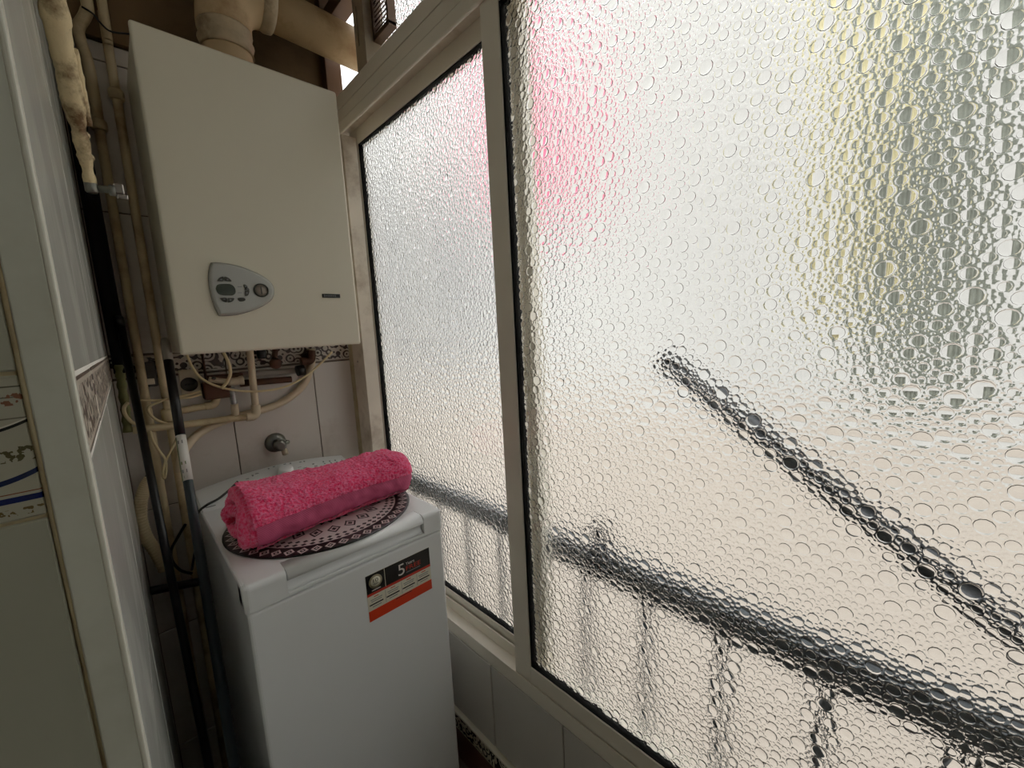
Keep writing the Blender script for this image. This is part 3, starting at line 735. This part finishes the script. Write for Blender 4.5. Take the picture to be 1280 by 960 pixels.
# ------------------------------------------------------------------ tap on the back wall
tp = thing('water_tap', 'old chrome stop tap with round rosette on the tiled back wall', 'tap', pY(345, 553, 1.447))
fc = pY(344, 553, 1.447)
lathe('rosette', [(.030, -.002), (.031, .003), (.026, .012), (.016, .016)], fc, (0, -1, 0), 'old_brass', tp, 28)
lathe('stem', [(.012, .01), (.012, .045), (.017, .047), (.017, .060), (.010, .066)], fc, (0, -1, 0), 'old_brass', tp, 20)
lathe('cross_handle', [(.005, -.02), (.007, .0), (.007, .024), (.004, .028)], fc+Vector((0, -.054, 0)), (1, 0, .25), 'old_brass', tp, 12)
lathe('spout_nut', [(.006, 0), (.007, .010), (.009, .012), (.009, .026), (.006, .028)], fc+Vector((.010, -.045, -.008)), (.15, 0, -1), 'socket_plate', tp, 10)

# ------------------------------------------------------------------ pipes, hoses and cables on the back wall
def PX(pts, Y): return [pY(x, y, Y) for x, y in pts]
def mk(name, label, cat, pts, r, m, seg=12, smooth=True, k=8, group=None):
    return tag(tube(name, pts, r, m, None, seg, smooth, k), label, cat, group)
t = thing('heating_pipe', 'painted vertical pipe with swan-neck bend in the left corner', 'pipe', V(.043, 1.425, -1.29))
tube('run', [V(.043, 1.425, -1.29), V(.044, 1.425, .55)], .0095, 'pipe_paint', t, 12, False)
tube('swan_neck', [V(.044, 1.425, .54), V(.044, 1.425, .66), V(.038, 1.425, .71), V(.038, 1.425, .74), V(.056, 1.415, .775), V(.060, 1.413, .82), V(.060, 1.413, 1.15)], .0115, 'pipe_paint', t, 12)
lathe('coupling', [(.014, 0), (.016, .004), (.016, .02), (.014, .024)], V(.044, 1.425, .52), (0, 0, 1), 'pipe_paint', t, 12)
t = thing('heating_pipe', 'painted straight vertical pipe beside the boiler\'s left side', 'pipe', V(.091, 1.425, -1.29))
tube('run', [V(.083, 1.425, -1.29), V(.085, 1.425, .62), V(.085, 1.42, .72), V(.086, 1.415, .78), V(.088, 1.414, 1.15)], .0095, 'pipe_paint', t, 12)
lathe('coupling', [(.013, 0), (.015, .004), (.015, .03), (.013, .034)], V(.0836, 1.425, -.20), (0, 0, 1), 'pipe_paint', t, 12)
lathe('coupling', [(.013, 0), (.015, .004), (.015, .02), (.013, .024)], V(.085, 1.425, .60), (0, 0, 1), 'pipe_paint', t, 12)
tag(tube('black_tube', [V(.010, 1.41, -.06), V(.008, 1.41, .3), V(.008, 1.41, .725)], .0165, 'tube_black', None, 16), 'black upright tube standing in the left corner of the tiles', 'pipe')  # plain black tube along the dark band in the corner
# lagged pipe and its valve on the left wall
t = thing('lagged_pipe', 'thick lumpy cream painted pipe coming down the left wall to a valve', 'pipe', pY(113, 228, 1.05))
pts = [pY(113, 229, 1.05), pY(106, 195, 1.03), pY(96, 150, 1.0), pY(86, 100, .97), pY(75, 50, .94), pY(66, 0, .91), pY(58, -60, .88), pY(50, -120, .87)]
tube('lagging', pts, lambda s: .0078+.0072*min(1, s*1.7)+.0030*noise.noise(Vector((s*17, .3, 0)))+.0016*noise.noise(Vector((s*45, 1.7, 0))), 'pipe_lagged', t, 16, True, 10)
tube('side_pipe', [p_+Vector((.013, .012, 0)) for p_ in pts[2:5]], lambda s: .0055+.002*noise.noise(Vector((s*9, 4.1, 0))), 'pipe_lagged', t, 10)
for q, y_ in ((.1, 196), (.2, 168)): lathe('clip', [(.0105, -.003), (.0115, 0), (.0105, .003)], pY(107 if y_ == 196 else 101, y_, 1.035), (0, .15, 1), 'pipe_paint', t, 14)
v0 = pY(114, 234, 1.05)
t = thing('stop_valve', 'small old chrome stop valve at the lagged pipe\'s lower end', 'valve', v0)
lathe('body', [(.006, -.010), (.009, -.007), (.009, .006), (.0075, .010)], v0, (0, 0, 1), 'old_brass', t, 14)
lathe('stem', [(.006, 0), (.006, .022), (.0095, .023), (.0095, .030), (.006, .031)], v0, (1, .1, 0), 'old_brass', t, 12)
hp = v0+Vector((.030, .003, 0))
box('grip', hp+Vector((-.001, -.004, -.004)), hp+Vector((.013, .006, .013)), 'chrome', t, .002)
box('grip', hp+Vector((.001, -.004, -.013)), hp+Vector((.017, .006, -.005)), 'chrome', t, .002)
# corner pipe stub wrapped with tape
mk('taped_pipe', 'short cream pipe wrapped with greenish tape in the left corner', 'pipe', PX([(149, 456), (152, 480), (157, 512), (160, 540)], 1.40), lambda s: .009+.0012*math.sin(s*40), 'tape_green')
# horizontal and hanging pipes under the boiler
t = thing('gas_pipe', 'white painted pipe dropping from boiler and turning along the wall', 'pipe', pY(320, 519, 1.40))
tube('drop', PX([(312, 436), (314, 455), (317, 485), (320, 512)], 1.395), .0095, 'hose_beige', t, 14)
tube('elbow', PX([(319.5, 506), (320, 516), (316, 520.5), (308, 521.5)], 1.396), .0122, 'hose_beige', t, 14)
tube('run', PX([(314, 521), (285, 524), (245, 529), (200, 534), (166, 538)], 1.40), .0095, 'pipe_paint', t, 14)
mk('drain_hose', 'thick beige plastic hose curving from the boiler down to the left', 'hose', PX([(389, 436), (390, 450), (385, 470), (374, 487), (352, 503), (325, 513), (295, 521), (268, 531)], 1.432) + [pY(245, 545, 1.42), pY(229, 566, 1.395), pY(225, 590, 1.39)], .0112, 'hose_beige', 14)
t = thing('water_pipe', 'short cream pipe with elbow rising to the rusty manifold', 'pipe', pY(262, 507, 1.42))
tube('run', PX([(222, 514), (245, 510), (263, 507)], 1.42), .009, 'pipe_paint', t, 12)
tube('elbow', PX([(256, 508), (266, 506), (270, 500), (271, 488)], 1.42), .0108, 'pipe_paint', t, 12)
t = thing('braided_hose', 'short steel braided connector hose hanging under the manifold', 'hose', pY(294, 519, 1.405))
tube('braid', PX([(289, 484), (291, 495), (293, 506)], 1.405), lambda s: .0085+.001*math.sin(s*45), 'braid', t, 12)
tube('nut', PX([(293, 505), (294.5, 521)], 1.405), .0098, 'hose_beige', t, 10, False)
t = thing('manifold_bracket', 'rusty brown metal manifold bracket under the boiler', 'bracket', pY(270, 495, 1.43))
a_, b2 = pY(251, 437, 1.425), pY(259, 478, 1.425); box('upright', Vector((a_.x, 1.41, b2.z)), Vector((b2.x, 1.44, CZ+BZ0+.002)), 'rust_brown', t, .003)
a_, b2 = pY(252, 478, 1.415), pY(290, 496, 1.415); box('block', Vector((a_.x, 1.40, b2.z)), Vector((b2.x, 1.44, a_.z)), 'rust_brown', t, .006)
a_, b2 = pY(258, 470, 1.405), pY(305, 476, 1.405); box('bar', Vector((a_.x, 1.40, b2.z)), Vector((b2.x, 1.43, a_.z)), 'rust_brown', t, .003)
t = thing('isolating_valve', 'pale plastic isolating valve lying across the rusty manifold', 'valve', pY(283, 477, 1.395))
tube('body', PX([(261, 474), (275, 476), (290, 477), (304, 475)], 1.39), lambda s: .0075+.004*(s > .55)+.002*(s > .9), 'socket_plate', t, 14)
lathe('screw', [(.005, 0), (.005, .003), (0, .003)], pY(267, 473, 1.381), (0, -1, 0), 'socket_dark', t, 12)
t = thing('black_pipe', 'dark horizontal pipe with black end cap under the boiler', 'pipe', pY(345, 476, 1.43))
tube('run', PX([(300, 479.5), (364, 474)], 1.43), .010, 'rust_brown', t, 14, False)
tube('cap', PX([(371, 464), (380, 462)], 1.40), .017, 'black_plastic', t, 18, False)
tube('outlet', PX([(376, 452), (388, 450), (389, 438)], 1.405), .013, 'rust_brown', t, 14)
mk('water_pipe', 'grey horizontal pipe above the dark capped pipe under the boiler', 'pipe', PX([(300, 469), (335, 466), (372, 463)], 1.425), .0095, 'pole_tip')
lathe_o = lathe('filling_knob', [(.011, 0), (.016, .004), (.017, .016), (.012, .022), (0, .024)], pY(343, 453, 1.40), (0, -1, -.25), 'rust_brown', None, 16); tag(lathe_o, 'round brown filling tap knob hanging under the boiler', 'knob')
tube('stem', PX([(344, 436), (343, 452)], 1.405), .008, 'rust_brown', lathe_o, 10, False)
lo_ = lathe('black_fitting', [(.010, 0), (.013, .006), (.013, .026), (.009, .03)], pY(326, 436, 1.41), (0, -.1, -1), 'black_plastic', None, 14); tag(lo_, 'small black pipe fitting under the boiler beside the white pipe', 'fitting')
# socket
t = thing('wall_socket', 'cream wall socket with round dark insert beside the rusty manifold', 'socket', pY(237, 480, 1.445))
a_, b2 = pY(222, 463, 1.445), pY(252, 494, 1.445); box('plate', Vector((a_.x, 1.436, b2.z)), Vector((b2.x, 1.449, a_.z)), 'socket_plate', t, .003)
so = pY(236.5, 480.5, 1.436); lathe('insert', [(.0195, -.001), (.0195, .003), (.0175, .004), (.0165, .0015), (0, .0015)], so, (0, -1, 0), 'socket_dark', t, 28)
for dx in (-.0075, 0, .0075): lathe('hole', [(.0026, .001), (.0026, .002), (0, .002)], so+Vector((dx, 0, 0)), (0, -1, 0), 'black_plastic', t, 10)
t = thing('junction_box', 'small dark terminal box between the two vertical pipes', 'box', pY(182, 472, 1.445))
a_, b2 = pY(176, 453, 1.44), pY(198, 482, 1.44); box('case', Vector((a_.x, 1.425, b2.z)), Vector((b2.x, 1.449, a_.z)), 'socket_dark', t, .003)
a_, b2 = pY(180, 474, 1.424), pY(194, 480, 1.424); box('terminal', Vector((a_.x, 1.420, b2.z)), Vector((b2.x, 1.426, a_.z)), 'socket_plate', t, .001)
# cables
mk('cable', 'thin cream cable sagging in a wide loop under the boiler', 'cable', PX([(233, 442), (240, 458), (252, 473), (275, 484), (305, 489), (335, 488), (360, 482), (382, 470), (400, 455), (415, 440)], 1.375), .0032, 'cable_cream', 8)
mk('cable', 'cream cable dropping from the boiler to the manifold', 'cable', PX([(278, 438), (285, 452), (288, 466), (284, 477), (277, 486)], 1.372), .0042, 'cable_cream', 8)
mk('cable', 'straight cream cable running left from under the wall socket', 'cable', PX([(251, 489), (236, 493), (215, 498), (195, 500.5), (175, 500)], 1.405), .003, 'cable_cream', 8)
mk('cable', 'second cream cable below the straight one under the wall socket', 'cable', PX([(252, 493), (235, 497), (210, 498.5), (198, 503), (186, 509), (187, 517), (196, 525), (210, 530)], 1.402), .0032, 'cable_cream', 8)
mk('cable', 'cream cable looping out of the taped pipe', 'cable', PX([(160, 503), (155, 510), (157, 519), (164, 527), (172, 531)], 1.385), .004, 'cable_cream', 8)
mk('cable', 'cream cable hanging in a narrow tied loop beside the labelled pole', 'cable', PX([(187, 536), (192, 552), (200, 565), (206, 573), (208, 585), (206, 598), (203.5, 592), (206, 580), (212, 566), (218, 555), (222, 545)], 1.395), .003, 'cable_cream', 8)
mk('wire', 'thin dark wire drooping between the pipes above the tiles', 'wire', PX([(102, 8), (116, 17), (125, 28), (138, 39), (158, 42), (166, 42)], 1.40), .002, 'cable_dark', 6)
mk('cable', 'dark grey power cable lying over the washing machine\'s console edge', 'cable', [con_pt(.20, .72)+cn*.0032, con_pt(.175, .50)+cn*.0032, con_pt(.145, .28)+cn*.0034, con_pt(.116, .14)+cn*.0044, V(.0965, 1.25, -.417), V(.093, 1.27, -.47), V(.075, 1.36, -.60)], .003, 'cable_dark', 8)
mk('cable', 'dark cable curving behind the black pole low in the gap', 'cable', PX([(232, 655), (222, 672), (214, 688), (216, 702), (226, 713), (240, 717)], 1.36), .0034, 'cable_dark', 8)
bm_p = PX([(188, 598), (181, 610), (176, 628), (176, 650), (183, 672), (196, 692), (206, 712)], 1.385)
mk('drain_hose', 'beige ribbed drain hose arching down behind the black pole', 'hose', bm_p, lambda s: .0135+.0012*math.sin(s*230), 'pipe_paint', 14, True, 18)
mk('rod', 'black horizontal rod low in the gap behind the poles', 'rod', PX([(186, 739), (216, 733), (250, 727)], 1.40), .011, 'pole_black', 12)
mk('cable', 'dark cable behind the ribbed drain hose', 'cable', PX([(186, 592), (177, 606), (172, 622), (172, 640)], 1.42), .004, 'cable_dark', 8)

# ------------------------------------------------------------------ poles leaning in the gap
def extend_to_floor(a, b_):
    t = (0.004-a.z)/(b_.z-a.z); return a+(b_-a)*t
a_, b2 = pY(150, 403, 1.39), pY(226, 782, 1.17); e = extend_to_floor(a_, b2)
pb = thing('broom_pole', 'plain black broom pole leaning in the gap by the tiled wall', 'pole', e)
tube('shaft', [a_, b2, e], .0082, 'pole_black', pb, 16, False)
lathe('end_cap', [(.0088, -.01), (.0090, .012), (.0066, .016), (0, .017)], a_, a_-b2, 'black_plastic', pb, 16)
a_, b2 = pY(206, 424, 1.33), pY(258, 742, 1.02); e = extend_to_floor(a_, b2); d_ = b2-a_
def along(y):           # the point on the pole that shows at image row y
    lo, hi = 0., 1.2
    for _ in range(40):
        m_ = (lo+hi)/2; p_ = a_+d_*m_; q_ = p_-Vector((0, 0, CZ)); yy = 480-FPX*q_.dot(U_)/q_.dot(F_)
        if yy < y: lo = m_
        else: hi = m_
    return a_+d_*lo
pm = thing('mop_pole', 'dark teal mop pole with grey tip and white label beside the machine', 'pole', e)
tube('shaft', [along(448), along(546), along(600), e], .0092, 'pole_teal', pm, 16, False)
tube('tip', [a_, along(430), along(451)], lambda s: .0100-.002*(s < .1), 'pole_tip', pm, 16, False)
tube('upper_sleeve', [along(449), along(544)], .0096, 'pole_black', pm, 16, False)
lb = tube('label', [along(545), along(601)], .0098, 'print_white', pm, 20, False)
n_ = Vector((-.30, -.95, 0)).normalized(); sd = d_.normalized().cross(n_).normalized()
for q, w_, h_, m_ in ((551, .0045, .004, 'seam_grey'), (557, .002, .003, 'print_black'), (567, .0025, .008, 'seam_grey'), (577, .0045, .0035, 'label_green'), (587, .0045, .004, 'seam_grey'), (594, .003, .003, 'seam_grey')):
    c = along(q)+n_*.0100; bm = bmesh.new(); up = d_.normalized()
    vs = [bm.verts.new(c+n_*.0008+sd*(x*w_)+up*(z*h_)) for x, z in ((-1, -1), (1, -1), (1, 1), (-1, 1))]; bm.faces.new(vs); from_bm('label_print', bm, m_, lb)
c0_, c1_ = along(546), along(600); nn = Vector((-.93, -.36, 0)).normalized()
bm = bmesh.new(); vs = []
for p_ in (c0_, c1_):
    for k in (-1, 1):
        q_ = (nn+d_.normalized().cross(nn)*.28*k).normalized(); vs.append(bm.verts.new(p_+q_*.0103))
bm.faces.new((vs[0], vs[1], vs[3], vs[2])); from_bm('label_stripe', bm, 'label_green', lb)

# ------------------------------------------------------------------ outside: balcony rail, arm, laundry, opposite house
RX = .716
rl = thing('balcony_railing', 'dark grey metal balcony railing with thin balusters outside the bubbled glass', 'railing', V(RX, .5, -1.25))
box('handrail', V(RX-.018, -1.3, -.549), V(RX+.018, 1.9, -.492), 'rail_paint', rl, .006, 2)
box('bottom_rail', V(RX-.012, -1.3, -1.225), V(RX+.012, 1.9, -1.20), 'rail_paint', rl, .003, 1)
bm = bmesh.new(); add_tube(bm, [(0, 0, -.68), (0, 0, 0)], .0085, 8, False); bal = bpy.data.meshes.new('baluster'); bmesh.ops.recalc_face_normals(bm, faces=bm.faces); bm.to_mesh(bal); bm.free(); bal.materials.append(MATS['rail_paint'])
for k in range(-8, 9):
    o = link('baluster', bal, None, rl); o.location = V(RX, .5235+.1458*k, -.53)
struct(box('balcony_slab', V(.70, -1.4, -1.36), V(.82, 2.0, -1.225), 'court_floor'))
d0, d1 = pX(838, 455, RX+.022), pX(1280, 796, RX+.022); d2 = d0+(d1-d0)*1.2
ar = thing('clothes_airer_arm', 'dark round metal arm slanting down behind the bubbled glass above the railing', 'metal arm', d2)
tube('arm', [d0, d1, d2], .0158, 'pole_outside', ar, 14, False)
lathe('end_cap', [(.0165, -.004), (.018, 0), (.018, .012), (.012, .017), (0, .018)], d0, d0-d1, 'pole_outside', ar, 14)
fx = pX(752, 640, RX); tg = thing('rail_clamp', 'small dark clamp standing on the balcony handrail behind the glass', 'clamp', V(RX, fx.y, -.493))
box('jaw', V(RX-.028, fx.y-.016, -.535), V(RX+.028, fx.y+.016, -.484), 'pole_outside', tg, .004)
tube('screw', [V(RX, fx.y, -.49), V(RX, fx.y+.004, -.43)], .007, 'pole_outside', tg, 10, False)
box('wing', V(RX-.006, fx.y-.020, -.452), V(RX+.006, fx.y+.026, -.436), 'pole_outside', tg, .004)
# laundry on a line
LXW = 2.1
wire = tube('clothes_line', [V(LXW, 3.4, 2.02), V(LXW, 1.0, 1.985), V(LXW, -3.0, 2.02)], .003, 'cable_dark'); tag(wire, 'thin clothes line outside carrying the yellow and grey-green sheets', 'clothes line')
def cloth(name, label, m, y0, y1, ztop, zbot, amp, X=LXW):
    bm = bmesh.new(); nx, nz = 40, 24; G1 = []; G2 = []
    for i in range(nx+1):
        r1, r2 = [], []
        for j in range(nz+1):
            y = y0+(y1-y0)*i/nx; v = j/nz; z = ztop+(zbot-ztop)*v
            x = X+amp*v*math.sin(i*.62+.8*math.sin(v*3))
            r1.append(bm.verts.new(V(x-.003, y, z))); r2.append(bm.verts.new(V(x+.003, y, z)))
        G1.append(r1); G2.append(r2)
    for i in range(nx):
        for j in range(nz):
            bm.faces.new((G1[i][j], G1[i][j+1], G1[i+1][j+1], G1[i+1][j])).smooth = True
            bm.faces.new((G2[i][j], G2[i+1][j], G2[i+1][j+1], G2[i][j+1])).smooth = True
    for i in range(nx):
        for j in (0, nz): bm.faces.new((G1[i][j], G1[i+1][j], G2[i+1][j], G2[i][j]))
    for j in range(nz):
        for i in (0, nx): bm.faces.new((G1[i][j], G1[i][j+1], G2[i][j+1], G2[i][j]))
    return tag(from_bm(name, bm, m), label, 'laundry')
LX2 = LXW+.3; pa, pb_ = pX(648, 62, LX2), pX(716, 262, LX2)
wire2 = tube('clothes_line', [Vector((LX2, 3.4, pa.z+.03)), Vector((LX2, 1.6, pa.z)), Vector((LX2, -3.0, pa.z+.05))], .003, 'cable_dark'); tag(wire2, 'thin clothes line outside carrying only the pink cloth', 'clothes line')
cloth('hanging_towel', 'pink cloth hanging on the line outside behind the bubbled glass', 'cloth_pink', pb_.y, pa.y+.05, pa.z-CZ, pb_.z-CZ, .02, LX2)
ya, yb_ = pX(1045, 200, LXW).y, pX(1105, 200, LXW).y
cloth('hanging_sheet', 'pale yellow sheet hanging on the line beside the grey-green one', 'cloth_yellow', yb_, ya, 1.99, pX(1075, 400, LXW).z-CZ, .010)
yc, yd = pX(1105, 250, LXW).y, pX(1250, 250, LXW).y
cloth('hanging_sheet', 'grey-green sheet hanging on the line behind the bubbled glass', 'cloth_green', yd, yc, 1.995, pX(1180, 500, LXW).z-CZ, .012)
hs = thing('opposite_house', 'pale rendered house wall across the courtyard seen through the bubbled glass', 'building', V(4.2, .5, -6))
box('wall', V(4.2, -16, -6), V(4.5, 30, 4.5), 'facade', hs)
box('beige_base', V(4.16, -16, -6), V(4.205, 30, -.9), 'facade_beige', hs)
h0, h1 = pX(520, 270, 4.19), pX(640, 450, 4.19)
wn = box('shutter', Vector((4.15, h1.y, h1.z)), Vector((4.205, h0.y, h0.z)), 'shutter_grey', hs, .01)
for k in range(14): box('slat', Vector((4.135, h1.y+.06, h1.z+(h0.z-h1.z)*(k+.15)/14)), Vector((4.155, h0.y-.06, h1.z+(h0.z-h1.z)*(k+.8)/14)), 'shutter_grey', wn)
box('cornice', V(4.10, -16, 4.35), V(4.5, 30, 4.52), 'facade_beige', hs)
struct(box('courtyard_ground', V(-2, -16, -6.2), V(4.5, 30, -6), 'court_floor'))
